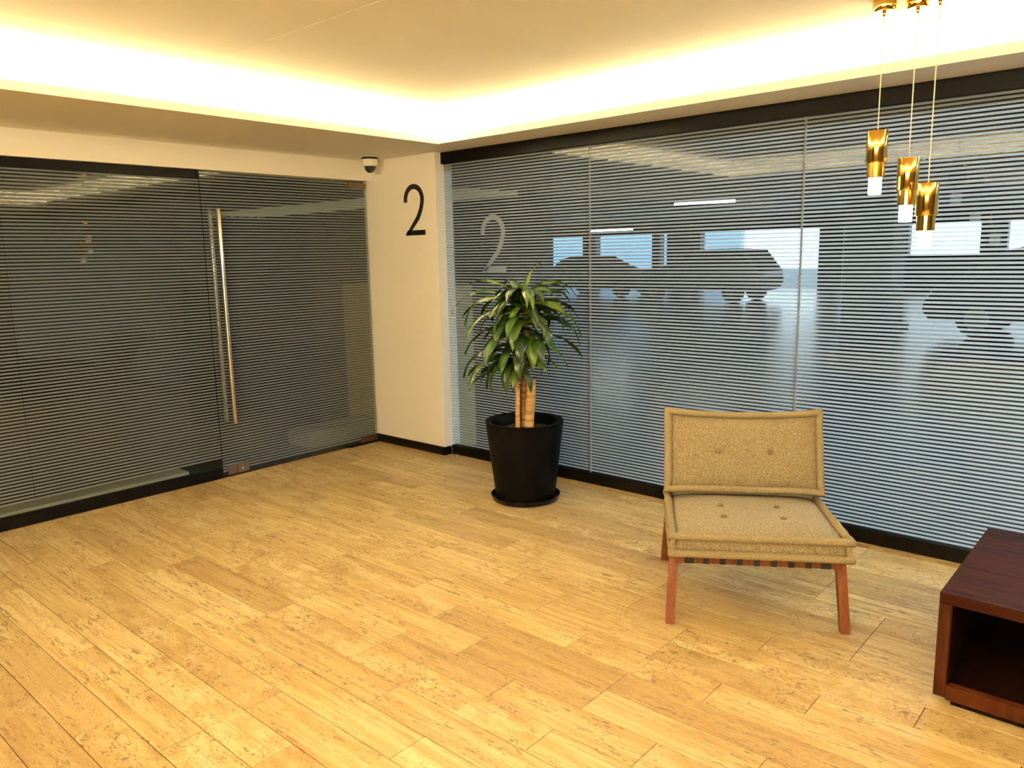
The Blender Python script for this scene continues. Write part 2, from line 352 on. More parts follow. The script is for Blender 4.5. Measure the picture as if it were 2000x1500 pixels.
for i, (x, y, z) in enumerate(GLOBE_FILLS):
    e = empty('globe_fill_lamp', (x, -3.6, z)); tag(e, 'round white globe fill lamp added on the brown wall behind the viewer', 'wall lamp', 'added globe fill lamps on the back wall')
    obj('back_plate', tube(bmesh.new(), [(0, 0, 0), (0, .012, 0)], .05, 20), 'gold', e, auto=40); obj('arm', tube(bmesh.new(), [(0, .012, 0), (0, .04, 0)], .012, 12), 'gold', e, auto=40)
    obj('globe', lathe(bmesh.new(), [(.094 * math.sin(PI * k / 12), -.094 * math.cos(PI * k / 12)) for k in range(13)], (0, .13, 0), 24), 'globe', e, smooth=True)

# ---- striped glazing
PITCH = .0202; FR = .0114
def stripes(axis, plane, a0, a1, z0, z1, side, parent, holes=()):
    """horizontal frosted film bands glued to the room side of a pane (real thin bands, too fine to pick apart)"""
    bm = bmesh.new(); k = math.ceil(z0 / PITCH); th = .0006
    while k * PITCH + FR < z1:
        z = k * PITCH; p = plane + side * .0056
        vs = [(a0, p, z), (a1, p, z), (a1, p, z + FR), (a0, p, z + FR)] if axis == 'x' else [(p, a0, z), (p, a1, z), (p, a1, z + FR), (p, a0, z + FR)]
        bm.faces.new([bm.verts.new(v) for v in vs])
        k += 1
    o = obj('frosted_stripes', bm, 'frost', parent); o['kind'] = 'stuff'; return o
def numeral(w, h, sw, n=28):
    """outline strip of the digit 2 as (left,right) point pairs in (u,v) metres"""
    P = []
    for i in range(n + 1):
        a = PI * (1 - i / n) * 1.0
        P.append((.49 + .415 * math.cos(a), .70 + .255 * math.sin(a)))
    P.insert(0, (.075, .655))
    P += [(.893, .64), (.868, .58), (.82, .50), (.75, .42), (.66, .335), (.12, .05)]
    P = [Vector((u * w, v * h, 0)) for u, v in P]
    L = []; R = []
    for i, p in enumerate(P):
        t = (P[min(i + 1, len(P) - 1)] - P[max(i - 1, 0)]).normalized(); nrm = Vector((-t.y, t.x, 0)); L.append(p + nrm * sw / 2); R.append(p - nrm * sw / 2)
    return L, R
def numeral_mesh(w, h, sw, depth):
    L, R = numeral(w, h, sw); bm = bmesh.new()
    # cut the end of the diagonal flat on the base line
    L[-1] = Vector((.02 * w, 0, 0)); R[-1] = Vector((.17 * w, 0, 0)) ; L[-1], R[-1] = (L[-1], R[-1]) if (L[-2] - L[-1]).length < (R[-2] - L[-1]).length else (R[-1], L[-1])
    def slab_(a, b, c, d):
        if depth == 0:
            bm.faces.new([bm.verts.new((p.x, 0, p.y)) for p in (a, b, c, d)]); return
        vs = [bm.verts.new((p.x, 0, p.y)) for p in (a, b, c, d)] + [bm.verts.new((p.x, -depth, p.y)) for p in (a, b, c, d)]
        for f in ((0, 1, 2, 3), (4, 5, 6, 7), (0, 1, 5, 4), (1, 2, 6, 5), (2, 3, 7, 6), (3, 0, 4, 7)): bm.faces.new([vs[i] for i in f])
    for i in range(len(L) - 1): slab_(L[i], L[i + 1], R[i + 1], R[i])
    slab_(Vector((.02 * w, 0, 0)), Vector((w, 0, 0)), Vector((w, sw, 0)), Vector((.13 * w, sw, 0)))
    return bm
def pane(axis, plane, a0, a1, z0, z1, parent, name='pane'):
    th = .005
    return obj(name, bx(a0, a1, plane - th, plane + th, z0, z1) if axis == 'x' else bx(plane - th, plane + th, a0, a1, z0, z1), 'glass', parent)
# right glazing
w1 = tag(empty('window_1', (0, 0, 0)), 'tall striped glazing in black rails in front of the parking garage', 'window', kind='structure')
obj('bottom_rail', bx(-4.19, 4.2, 4.035, 4.085, 0, .070, bev=.002), 'black_metal', w1)
obj('top_rail', bx(-4.205, 4.2, 4.030, 4.090, 2.155, SOF, bev=.002), 'black_metal', w1)
JX = [-4.203, -2.905, -1.565, -.225, 1.115, 2.455, 4.2]
for i, (a, b2) in enumerate(zip(JX, JX[1:])):
    p = pane('x', GY, a + .001, b2 - .001, .06, 2.165, w1)
    stripes('x', GY, a + .0035, b2 - .0035, .068, 2.16, -1, p)
    if i: obj('glass_joint', bx(a - .0045, a + .0045, GY - .0055, GY + .0055, .07, 2.155), 'frost_numeral', w1)
    if i == 0:
        nm = obj('frosted_numeral', numeral_mesh(.232, .392, .038, 0), 'frost', p); nm.location = (-3.843, GY - .0060, 1.385)
# left fixed glazing
w2 = tag(empty('window_2', (0, 0, 0)), 'dark striped fixed glazing beside the glass door', 'window', kind='structure')
obj('bottom_rail', bx(GX - .035, GX + .015, -3.6, 2.585, 0, .070, bev=.002), 'black_metal', w2)
obj('top_rail', bx(GX - .035, GX + .022, -3.6, 2.587, 2.030, 2.088, bev=.002), 'black_metal', w2)
JY = [-3.6, -1.24, .09, 1.425, 2.590]
for i, (a, b2) in enumerate(zip(JY, JY[1:])):
    p = pane('y', GX, a + .0006, b2 - .0006, .06, 2.04, w2); stripes('y', GX, a + .0008, b2 - .0008, .14, 2.035, 1, p)
# glass door
d1 = tag(empty('door_1', (0, 0, 0)), 'striped glass pivot door with long steel pull bar', 'door', kind='structure')
p = pane('y', GX, 2.5925, 3.962, .012, 2.078, d1); stripes('y', GX, 2.594, 3.958, .030, 2.072, 1, p)
def patch(y0, y1, z0, z1):
    b = bx(GX - .016, GX + .016, y0, y1, z0, z1, bev=.0015); return obj('hinge_patch', b, 'steel_brown', d1)
patch(3.79, 3.955, 2.030, 2.076); patch(3.79, 3.955, .014, .066)
lk = patch(2.625, 2.785, .014, .078); lk.name = 'lock_patch'
obj('lock_cylinder', tube(bmesh.new(), [(GX + .016, 2.735, .045), (GX + .020, 2.735, .045)], .009, 16), 'steel', lk); obj('lock_seam', bx(GX + .0158, GX + .0172, 2.694, 2.697, .015, .077), 'black_metal', lk)
for s, nm in ((1, 'pull_bar'), (-1, 'pull_bar')):
    bar = obj(nm, tube(bmesh.new(), [(GX + s * .058, 2.682, z) for z in (.385, .39, .9, 1.4, 1.835, 1.84)], [.013, .015, .015, .015, .015, .013], 18), 'steel', d1, auto=40)
    for z in (.50, 1.72): obj('standoff', tube(bmesh.new(), [(GX + s * .006, 2.682, z), (GX + s * .050, 2.682, z)], .009, 12), 'steel', bar, auto=40)
obj('floor_pivot', bx(GX - .03, GX + .03, 3.66, 3.955, 0, .010, bev=.001), 'black_metal', d1)

# ================================================================== THINGS IN THE LOBBY
# ---- wall numeral
nm = obj('wall_numeral', numeral_mesh(.222, .372, .037, .003), 'black_vinyl'); nm.location = (-4.552, 3.9715, 1.657)
tag(nm, 'tall thin black numeral 2 on the cream corner pier', 'numeral')
# ---- dome camera
sc = tag(empty('security_camera', (-4.760, 3.830, SOF)), 'white dome security camera with black bubble under the soffit', 'camera')
obj('base', lathe(bmesh.new(), [(0, 0), (.060, 0), (.062, -.004), (.062, -.010), (.058, -.012), (0, -.012)], seg=40), 'black_base', sc, auto=40)
obj('housing', lathe(bmesh.new(), [(.060, -.012), (.060, -.040), (.056, -.058), (.047, -.064), (.044, -.064), (.040, -.05)], seg=40), 'white_paint', sc, auto=40)
obj('bubble', lathe(bmesh.new(), [(.043 * math.cos(a), -.063 - .048 * math.sin(a)) for a in [PI / 2 * i / 8 for i in range(9)]], seg=40), 'car_glass', sc, smooth=True)
obj('slot', bx(-.0475, -.0375, -.043, -.033, -.030, -.026), 'black_base', sc)

# ---- pendant lamps
def pendant(x, y, top, label):
    t = tag(empty('pendant_lamp', (x, y, CEI)), label, 'pendant lamp', 'cluster of three gold pendant lamps')
    zt = top - CEI
    obj('canopy', lathe(bmesh.new(), [(0, 0), (.043, 0), (.0435, -.003), (.0435, -.040), (.041, -.044), (0, -.044)], seg=48), 'gold', t, auto=40)
    obj('cord_grip', lathe(bmesh.new(), [(.007, -.044), (.007, -.056), (.0045, -.060), (0, -.060)], seg=16), 'gold', t, auto=40)
    obj('cord', tube(bmesh.new(), [(0, 0, -.058), (0, 0, zt - .004)], .0022, 8), 'cord', t)
    sh = obj('shade', lathe(bmesh.new(), [(0, zt - .010), (.030, zt - .010), (.0345, zt - .006), (.0345, zt), (.0385, zt), (.0395, zt - .004), (.0395, zt - .121), (.0385, zt - .124), (.0335, zt - .124)], seg=56), 'gold', t, auto=35)
    obj('cord_cap', lathe(bmesh.new(), [(0, zt + .004), (.005, zt + .003), (.006, zt - .010), (0, zt - .010)], seg=16), 'gold', sh, auto=40)
    obj('collar', lathe(bmesh.new(), [(.0335, zt - .122), (.0335, zt - .179), (.032, zt - .181), (.025, zt - .181)], seg=48), 'gold', t, auto=35)
    obj('diffuser', lathe(bmesh.new(), [(.025, zt - .176), (.025, zt - .244), (.023, zt - .247), (0, zt - .247)], seg=40), 'diffuser', t, auto=40)
pendant(-1.012, 3.370, 1.955, 'gold cylinder pendant lamp on the shortest cord of three')
pendant(-.905, 3.420, 1.843, 'gold cylinder pendant lamp on the middle-length cord of three')
pendant(-.817, 3.370, 1.740, 'gold cylinder pendant lamp on the longest cord of three')

# ---- floor stop
fs = tag(empty('floor_stop', (-4.085, 3.985, 0)), 'tiny steel post standing on the floor by the black rail', 'door stop')
obj('post', tube(bmesh.new(), [(0, 0, .0), (0, 0, .022)], .010, 16), 'steel', fs, auto=40); obj('cap', tube(bmesh.new(), [(0, 0, .022), (0, 0, .030)], .012, 16), 'black_metal', fs, auto=40)

# ---- plant
PX, PY = -3.035, 3.545
su = tag(obj('plant_saucer', lathe(bmesh.new(), [(0, .001), (.196, .0005), (.206, .005), (.214, .030), (.216, .034), (.210, .035), (.203, .008), (0, .0075)], seg=64), 'saucer', smooth=False, auto=40), 'round glossy black saucer under the tall black planter', 'saucer'); su.location = (PX, PY, 0)
pl = tag(empty('potted_plant', (PX, PY, .010)), 'leafy green corn plant with woody canes in tapered black planter', 'plant')
obj('pot', lathe(bmesh.new(), [(0, .001), (.178, .001), (.184, .006), (.240, .478), (.241, .486), (.236, .490), (.206, .484), (.200, .474), (.192, .40), (0, .40)], seg=72), 'pot', pl, auto=40)
so_ = bmesh.new(); lathe(so_, [(0, .428), (.06, .431), (.13, .424), (.193, .420)], seg=40)
for v in so_.verts: v.co.z += random.uniform(-.006, .006)
obj('soil', so_, 'soil', pl, smooth=True)
RV = Vector((.752, .659, 0)).normalized(); FV = Vector((-.66, .751, 0)).normalized()     # picture right / away, as seen in the photo
def P(lat, dep, z): return RV * lat + FV * dep + Vector((0, 0, z - .010))
obj('cane', tube(bmesh.new(), [P(.028, -.03, .41), P(.030, -.03, .52), P(.042, -.03, .64), P(.046, -.03, .755)], [.031, .030, .030, .029], 18), 'cane_light', pl, smooth=False, auto=40)
obj('cane', tube(bmesh.new(), [P(-.002, .02, .41), P(.000, .02, .6), P(.008, .01, .8), P(.022, .0, .98), P(.018, .0, 1.10), P(.004, .0, 1.24)], [.027, .026, .024, .021, .019, .016], 16), 'cane_dark', pl, auto=40)
obj('cane', tube(bmesh.new(), [P(-.040, -.03, .41), P(-.041, -.03, .55), P(-.036, -.03, .68), P(-.050, -.02, .80), P(-.052, -.02, .93)], [.016, .015, .015, .014, .012], 14), 'cane_light', pl, auto=40)
def leaf(base, az, el, L, wd, droop, twist=0, seg=14):
    """arching strap leaf: starts at elevation el (deg), bends down by droop (deg) over its length"""
    bm = bmesh.new(); p = Vector(base); rows = []; ds = L / seg
    side = Vector((-math.sin(az), math.cos(az), 0))
    for i in range(seg + 1):
        s = i / seg; e = math.radians(el - droop * (s ** 1.25)); d = Vector((math.cos(az) * math.cos(e), math.sin(az) * math.cos(e), math.sin(e))); up = side.cross(d)
        tw = math.radians(twist) * s; sd = (side * math.cos(tw) + up * math.sin(tw)); un = sd.cross(d)
        w = wd * (math.sin(PI * min(1, (s * .93 + .07)) ** .72)) ** .75 * .5 if s < 1 else .0006
        w = max(w * 1.15, .0012)
        und = un * (.006 * math.sin(s * 11 + az * 3)) * (1 if s > .2 else 0)
        fold = -un * w * .38
        rows.append([bm.verts.new(p - sd * w - fold + und), bm.verts.new(p - sd * w * .5 - fold * .35), bm.verts.new(p), bm.verts.new(p + sd * w * .5 - fold * .35), bm.verts.new(p + sd * w - fold - und)])
        p = p + d * ds
    for A, B in zip(rows, rows[1:]):
        for k in range(4): bm.faces.new((A[k], A[k + 1], B[k + 1], B[k]))
    return obj('leaf', bm, 'leaf', pl, smooth=True)
AZ = math.atan2(RV.y, RV.x)
def pa(deg): return AZ + math.radians(deg)      # 0 = picture right, 90 = away from viewer, 180 = picture left, -90 = towards viewer
rl = random.Random(11)
T0 = lambda: P(.004 + rl.uniform(-.012, .012), rl.uniform(-.012, .012), rl.uniform(1.16, 1.25))
# the leaves one can pick out in the photograph
for b, az, el, L, wd, dr in (
    (P(.0, 0, 1.23), 10, 88, .26, .045, 62), (P(-.01, 0, 1.22), 182, 58, .40, .040, 105), (P(-.01, 0, 1.20), 190, 42, .50, .030, 118), (P(-.01, 0, 1.19), 172, 30, .42, .030, 100),
    (P(-.02, 0, 1.19), 200, 40, .46, .048, 140), (P(-.02, 0, 1.16), 215, 20, .46, .044, 100), (P(.02, -.01, 1.23), -40, 60, .26, .060, 130), (P(.03, 0, 1.21), -10, 55, .34, .055, 140),
    (P(.03, 0, 1.19), 5, 30, .36, .040, 105), (P(.03, 0, 1.15), -25, 25, .44, .052, 115), (P(.03, 0, 1.13), -5, 15, .42, .060, 110), (P(.03, 0, 1.10), 15, 20, .36, .042, 90),
    (P(-.03, -.02, 1.06), 205, 20, .42, .060, 100), (P(-.03, -.02, 1.02), 230, 25, .40, .070, 125), (P(.0, -.03, .99), -95, 35, .36, .066, 155), (P(.03, -.03, .97), -70, 35, .32, .060, 160),
    (P(.04, -.02, .99), -35, 5, .32, .055, 80), (P(.03, .0, 1.02), 0, 10, .40, .045, 85), (P(-.05, -.02, .92), 195, 25, .42, .058, 120), (P(-.05, -.02, .90), 215, 15, .42, .052, 100),
    (P(-.05, -.02, .85), 180, 25, .36, .040, 105), (P(-.05, -.03, .86), 250, 20, .30, .062, 120), (P(-.05, -.03, .84), -95, 15, .26, .058, 110), (P(-.06, -.02, .80), 200, 20, .34, .036, 95)):
    leaf(b, pa(az), el, L, wd * 1.25, dr, rl.uniform(-30, 30))
for i in range(7): leaf(P(rl.uniform(-.05, .04), -.035, rl.uniform(.84, 1.0)), pa(-90 + rl.uniform(-75, 75)), rl.uniform(5, 40), rl.uniform(.24, .34), rl.uniform(.055, .075), rl.uniform(110, 150), rl.uniform(-30, 30))
for i in range(9): leaf(P(rl.uniform(-.02, .03), -.02, rl.uniform(1.08, 1.18)), pa(-90 + rl.uniform(-85, 85)), rl.uniform(0, 45), rl.uniform(.22, .34), rl.uniform(.05, .07), rl.uniform(105, 145), rl.uniform(-30, 30))
for i in range(26): leaf(T0(), pa(i * 137.5 + rl.uniform(-12, 12)), rl.uniform(5, 62), rl.uniform(.24, .40), rl.uniform(.050, .070), rl.uniform(95, 150), rl.uniform(-35, 35))
for i in range(18): leaf(P(rl.uniform(-.02, .03), rl.uniform(-.02, .02), rl.uniform(1.0, 1.14)), pa(i * 137.5 + 40), rl.uniform(-5, 40), rl.uniform(.24, .36), rl.uniform(.052, .074), rl.uniform(90, 135), rl.uniform(-35, 35))
for i in range(12): leaf(P(-.05 + rl.uniform(-.012, .012), -.02, rl.uniform(.80, .94)), pa(120 + i * 25 + rl.uniform(-10, 10)), rl.uniform(0, 45), rl.uniform(.22, .34), rl.uniform(.050, .070), rl.uniform(95, 135), rl.uniform(-30, 30))

# ---- lounge chair
ch = tag(empty('lounge_chair', (-1.2075, 2.8175, 0), math.radians(31.96)), 'armless lounge chair with tufted beige tweed cushions on wooden legs', 'chair')
def cushion(name, w, d, h, buttons, puff=.018, n=60):
    """mattress cushion, local: x width, y depth, z up from its underside; returns (bmesh body, top function)"""
    def top(x, y):
        u = 2 * x / w; v = 2 * y / d
        z = h - .016 + (puff + .016) * (1 - abs(u) ** 6) * (1 - abs(v) ** 6)
        for bxx, byy in buttons:
            r = math.hypot(x - bxx, y - byy); z -= .008 * math.exp(-(r / .022) ** 2)
        return z
    bm = bmesh.new(); G = {}
    nx = n; ny = max(8, int(n * d / w)); nz = 5
    for i in range(nx + 1):
        for j in range(ny + 1):
            x = -w / 2 + w * i / nx; y = -d / 2 + d * j / ny; G[('t', i, j)] = bm.verts.new((x, y, top(x, y))); G[('b', i, j)] = bm.verts.new((x, y, .002 * math.sin(i)))
    for i in range(nx):
        for j in range(ny):
            bm.faces.new([G[('t', *q)] for q in ((i, j), (i + 1, j), (i + 1, j + 1), (i, j + 1))]); bm.faces.new([G[('b', *q)] for q in ((i, j), (i, j + 1), (i + 1, j + 1), (i + 1, j))])
    per = [(i, 0) for i in range(nx)] + [(nx, j) for j in range(ny)] + [(i, ny) for i in range(nx, 0, -1)] + [(0, j) for j in range(ny, 0, -1)]
    R = [[G[('b', *q)] for q in per]]
    for k in range(1, nz):
        row = []
        for q in per:
            a = G[('b', *q)].co; b = G[('t', *q)].co; s = k / nz; c = a.lerp(b, s); o = Vector((c.x / w * 2, c.y / d * 2, 0)); o = Vector((round(o.x) if abs(o.x) > .999 else 0, round(o.y) if abs(o.y) > .999 else 0, 0)); c = c + o * (-.006 + .004 * math.sin(PI * s)); row.append(bm.verts.new(c))
        R.append(row)
    R.append([G[('t', *q)] for q in per])
    N = len(per)
    for A, B in zip(R, R[1:]):
        for k in range(N): bm.faces.new((A[k], A[(k + 1) % N], B[(k + 1) % N], B[k]))
    return bm, top
def welt_path(w, d, z, ear=.010, wob=0, seedv=1):
    rw = random.Random(seedv); pts = []
    n = 20
    for (x0, y0, x1, y1) in ((-1, -1, 1, -1), (1, -1, 1, 1), (1, 1, -1, 1), (-1, 1, -1, -1)):
        for i in range(n):
            s = i / n; x = x0 + (x1 - x0) * s; y = y0 + (y1 - y0) * s
            k = max(0, 1 - min(s, 1 - s) * 9) ** 2 * ear
            px = x * w / 2 + math.copysign(k, x) * (abs(x) > .8); py = y * d / 2 + math.copysign(k, y) * (abs(y) > .8)
            pts.append((px + rw.uniform(-wob, wob), py + rw.uniform(-wob, wob), z(px, py) + rw.uniform(-wob, wob) * .6))
    return pts
def make_cushion(name, w, d, h, buttons, M4, seedv, sag=0):
    bm, top = cushion(name, w - .018, d - .018, h, buttons); c = obj(name, bm, 'fabric', ch, auto=50)
    wl = bmesh.new()
    tube(wl, welt_path(w - .004, d - .004, lambda x, y: h - .006, .008, .0014, seedv), .0165, 10, closed=True)
    tube(wl, welt_path(w - .004, d - .004, lambda x, y: .012, .008, .0014, seedv + 1), .0165, 10, closed=True)
    o = obj('piping', wl, 'fabric_welt', c, smooth=True)
    for sx in (-1, 1):
        for sy in (-1, 1):
            cw = bmesh.new(); rw = random.Random(seedv + sx * 3 + sy); tube(cw, [(sx * (w / 2 - .002) + rw.uniform(-.004, .004), sy * (d / 2 - .002) + rw.uniform(-.003, .003), .008 + (h - .014) * k / 7) for k in range(8)], .013, 8)
            obj('corner_piping', cw, 'fabric_welt', c, smooth=True)
    for x, y in buttons:
        b = obj('button', lathe(bmesh.new(), [(.0125, -.004), (.0130, .003), (.009, .008), (0, .010)], seg=16), 'button_fabric', c, smooth=True); b.location = (x, y, top(x, y) + .002)
    if sag:
        for q in [c] + [k for k in c.children if k.name.startswith('piping')]:
            for v in q.data.vertices:
                if v.co.y > 0: v.co.y -= sag * max(0, 1 - (2 * v.co.x / w) ** 2) * (v.co.y / (d / 2))
    c.matrix_local = M4; return c
# seat: front edge y=-.045, underside z .30 at the front, sloping gently back
SW, SD, SH = .672, .635, .088
ms = Matrix.Translation((0, -.032 + SD / 2, .299)) @ Matrix.Rotation(math.radians(-1.6), 4, 'X') @ Matrix.Rotation(math.radians(0), 4, 'Z')
ms.translation.z -= SD / 2 * math.sin(math.radians(1.6)) - .004
make_cushion('seat_cushion', SW, SD, SH, [(-.115, -.105), (.125, -.105), (-.115, .06), (.125, .06)], ms, 5)
# back: face normal points forward and slightly up
BT = math.radians(73); BH = .356
mb = Matrix.Translation((0, .575, .385)) @ Matrix.Rotation(BT, 4, 'X') @ Matrix.Translation((0, BH / 2 + .012, -.0))
make_cushion('back_cushion', SW, BH, .105, [(-.112, -.005), (.118, -.005)], mb, 17, .014)
def cbeam(name, p0, p1, w, h, side=(1, 0, 0), **k): return obj(name, beam(bmesh.new(), p0, p1, w, h, side, **k), 'chair_wood', ch)
for s in (-1, 1):
    cbeam('leg', (s * .339, .002, 0), (s * .323, .070, .292), .036, .042)
    cbeam('leg', (s * .339, .690, 0), (s * .325, .520, .360), .036, .046)
    cbeam('side_rail', (s * .306, .03, .272), (s * .306, .62, .252), .022, .045)
    cbeam('back_post', (s * .300, .575, .240), (s * .300, .812, .690), .024, .045)
fr = cbeam('front_rail', (-.305, .045, .270), (.305, .045, .270), .034, .030, side=(0, 0, 1))
cbeam('rear_rail', (-.305, .600, .252), (.305, .600, .252), .034, .030, side=(0, 0, 1))
cbeam('back_slat', (-.295, .800, .668), (.295, .800, .668), .05, .018, side=(0, 0, 1)); cbeam('back_slat', (-.295, .700, .47), (.295, .700, .47), .05, .018, side=(0, 0, 1))
for i in range(9):
    x = -.264 + .066 * i
    b = bmesh.new(); wd = .0115 if 0 < i < 8 else .019
    box(b, x - wd, x + wd, .0270, .0297, .2515, .2885); box(b, x - wd, x + wd, .0270, .615, .2875, .2895); box(b, x - wd, x + wd, .0270, .063, .2505, .2525)
    obj('strap', b, 'strap', ch)

# ---- coffee table: dark wooden open cube
TX0, TX1, TY0, TY1, TH = -.537, .225, 2.690, 3.460, .390
tb = tag(empty('coffee_table', ((TX0 + TX1) / 2, (TY0 + TY1) / 2, 0)), 'low square reddish-brown wooden coffee table with open front', 'table')
cx, cy = (TX0 + TX1) / 2, (TY0 + TY1) / 2
def tp(name, x0, x1, y0, y1, z0, z1, m='table_wood', bev=.0012): return obj(name, bx(x0 - cx, x1 - cx, y0 - cy, y1 - cy, z0, z1, bev=bev), m, tb)
ys = [TY0, 2.972, 3.262, TY1]
for a, b2 in zip(ys, ys[1:]): tp('top_board', TX0, TX1, a + .0004, b2 - .0004, TH - .037, TH)
for x0 in (TX0, TX1 - .036): tp('side_panel', x0, x0 + .036, TY0, TY1, .030, TH - .0375, 'table_wood_v')
tp('bottom_rail', TX0 + .0365, TX1 - .0365, TY0, TY0 + .03, .024, .074, 'table_wood_v'); tp('shelf', TX0 + .0365, TX1 - .0365, TY0 + .0305, TY1 - .02, .024, .071, 'shaded_wood')
for x0 in (TX0 + .0362, TX1 - .0392): tp('shade_lining', x0, x0 + .003, TY0 + .004, TY1 - .032, .0745, TH - .038, 'shaded_wood', 0)  # thin dark sheets put in for the shade on the inner sides
tp('back_panel', TX0 + .0365, TX1 - .0365, TY1 - .030, TY1 - .012, .075, TH - .038, 'shaded_wood')
tp('plinth', TX0 + .05, TX1 - .05, TY0 + .022, TY1 - .04, 0, .0235, 'shaded_wood')

# ================================================================== PARKING GARAGE BEYOND THE GLASS
def struct(name, bm, m, label, cat): return tag(obj(name, bm, m), label, cat, kind='structure')
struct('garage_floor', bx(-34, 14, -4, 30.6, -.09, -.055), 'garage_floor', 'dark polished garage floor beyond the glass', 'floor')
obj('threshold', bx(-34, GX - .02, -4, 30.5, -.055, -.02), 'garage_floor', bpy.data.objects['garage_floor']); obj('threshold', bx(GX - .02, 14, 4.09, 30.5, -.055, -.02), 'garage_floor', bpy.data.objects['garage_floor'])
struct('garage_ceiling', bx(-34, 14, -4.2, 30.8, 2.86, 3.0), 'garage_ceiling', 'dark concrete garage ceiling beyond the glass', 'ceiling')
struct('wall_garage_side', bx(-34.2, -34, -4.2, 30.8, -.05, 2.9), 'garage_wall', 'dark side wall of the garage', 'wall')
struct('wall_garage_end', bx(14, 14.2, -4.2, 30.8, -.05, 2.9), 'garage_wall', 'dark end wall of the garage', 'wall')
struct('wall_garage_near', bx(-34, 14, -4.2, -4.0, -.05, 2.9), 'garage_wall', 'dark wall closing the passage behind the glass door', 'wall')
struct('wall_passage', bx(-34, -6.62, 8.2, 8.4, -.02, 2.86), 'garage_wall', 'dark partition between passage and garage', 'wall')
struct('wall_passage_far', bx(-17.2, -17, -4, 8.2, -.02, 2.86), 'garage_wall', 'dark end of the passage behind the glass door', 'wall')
# far facade: piers, lintel, parapet, with openings to the daylight
FY = 30.0
fc = empty('wall_garage_far', (0, FY, 0)); tag(fc, 'far garage facade of dark piers and bright openings', 'wall', kind='structure')
def X30(px): return FY * (-.65286 * 1514.84 + .75168 * (px - 1000) + .0936 * -265) / (.73938 * 1514.84 + .65922 * (px - 1000) + .13688 * 265)
for a, b2 in ((200, 1045), (1143, 1168), (1278, 1293), (1307, 1372), (1603, 1650), (1700, 1776), (1916, 1968), (2200, 2260), (2420, 2500)):
    xa, xb = X30(a), X30(b2); xa = max(xa, -34); obj('pier', bx(xa, xb, -.2, .2, -.02, 2.86), 'garage_column', fc)
obj('lintel', bx(-34, 14, -.15, .15, 2.28, 2.86), 'garage_column', fc)
obj('parapet', bx(X30(1700), 14, -.1, .1, -.02, 1.2), 'garage_column', fc); obj('parapet', bx(-34, X30(1372), -.1, .1, -.02, .3), 'garage_column', fc)
tag(obj('boundary_wall', bx(X30(1372) - 3, X30(1700) + 6, 34, 34.25, -.2, .62), 'parapet'), 'low grey boundary wall outside the brightest opening', 'wall')
struct('outside_ground', bx(-60, 40, 30.7, 60, -.4, -.2), 'outside_ground', 'pale ground outside the garage', 'ground')
struct('wall_outside', bx(-60, X30(1376) - 1.2, 36, 36.4, -.2, 7), 'blue_wall', 'pale blue wall outside the garage', 'wall')
# column in front
def column(x, y, w, label):
    c = tag(empty('garage_column', (x, y, -.02)), label, 'column')
    obj('shaft', bx(-w / 2, w / 2, -w / 2, w / 2, .10, 2.88, bev=.02), 'garage_column', c); b = bmesh.new(); box(b, -w / 2 - .10, w / 2 + .10, -w / 2 - .10, w / 2 + .10, 0, .10, .01); obj('plinth', b, 'garage_column', c)
column(-4.62, 15.6, .86, 'thick dark square column beside the parked van'); column(3.4, 12.0, .8, 'dark square column far right in the garage')
# tube lamps
def tube_lamp(x, y, z, L, ax, label, power=0, group='tube lamps in the garage'):
    t = tag(empty('tube_lamp', (x, y, z), ax), label, 'tube lamp', group)
    obj('batten', bx(-L / 2, L / 2, -.05, .05, .03, .09), 'garage_wall', t); obj('tube', tube(bmesh.new(), [(-L / 2, 0, 0), (L / 2, 0, 0)], .022, 10), 'tube', t)
    for s in (-1, 1): obj('hanger', tube(bmesh.new(), [(s * L * .4, 0, .09), (s * L * .4, 0, 2.87 - z)], .006, 6), 'garage_wall', t)
    if power:
        d = bpy.data.lights.new('fill_tube_light', 'AREA'); d.shape = 'RECTANGLE'; d.size = L; d.size_y = .06; d.energy = power; d.color = (.64, .83, 1.0)
        o = bpy.data.objects.new('fill_tube_light', d); COL.objects.link(o); o.parent = t; o.location = (0, 0, -.03)
tube_lamp(-11.5, 17.0, 2.07, 1.3, 0, 'glowing white tube lamp above the parked cars', 0)
tube_lamp(-6.9, 13.2, 2.36, 1.15, .1, 'thin glowing tube lamp hung above the car hood', 0)
for i, x in enumerate((-.1, 2.1, 4.3, 6.5)): tube_lamp(x, 6.7, 2.77, 2.0, 0, 'tube lamp added under the garage ceiling to light the frosted glazing', 100, 'added tube lamps close to the glazing')  # unseen tubes added to light the frosted film from behind
# low wall and kerbs behind the glass
tag(obj('low_wall', bx(-5.72, -4.30, 4.22, 4.42, -.02, 1.27, bev=.004), 'block_wall'), 'pale low masonry wall standing behind the corner pier', 'wall')
tag(obj('kerb', bx(-5.34, -5.14, -1.5, 2.42, -.02, .06, bev=.004), 'kerb'), 'long grey concrete kerb behind the fixed glazing', 'kerb')
tag(obj('kerb', bx(-5.60, -5.30, 3.50, 4.2, -.02, .10, bev=.004), 'kerb'), 'short grey concrete kerb behind the glass door', 'kerb')
# louvred passage light
lv = tag(empty('louvre_light', (-9.5, 6.3, 2.28)), 'wide louvred ceiling light glowing in the dark passage', 'ceiling light')
for i in range(6): obj('slat', bx(-3.0, 3.0, .35 + i * .17, .39 + i * .17, -.05, .0), 'louvre', lv)
obj('back_plate', bx(-3.05, 3.05, .28, 1.32, .0, .02), 'garage_wall', lv)
for x in (-2.5, 2.5): obj('hanger', tube(bmesh.new(), [(x, .8, .02), (x, .8, .5805)], .01, 8), 'garage_wall', lv)
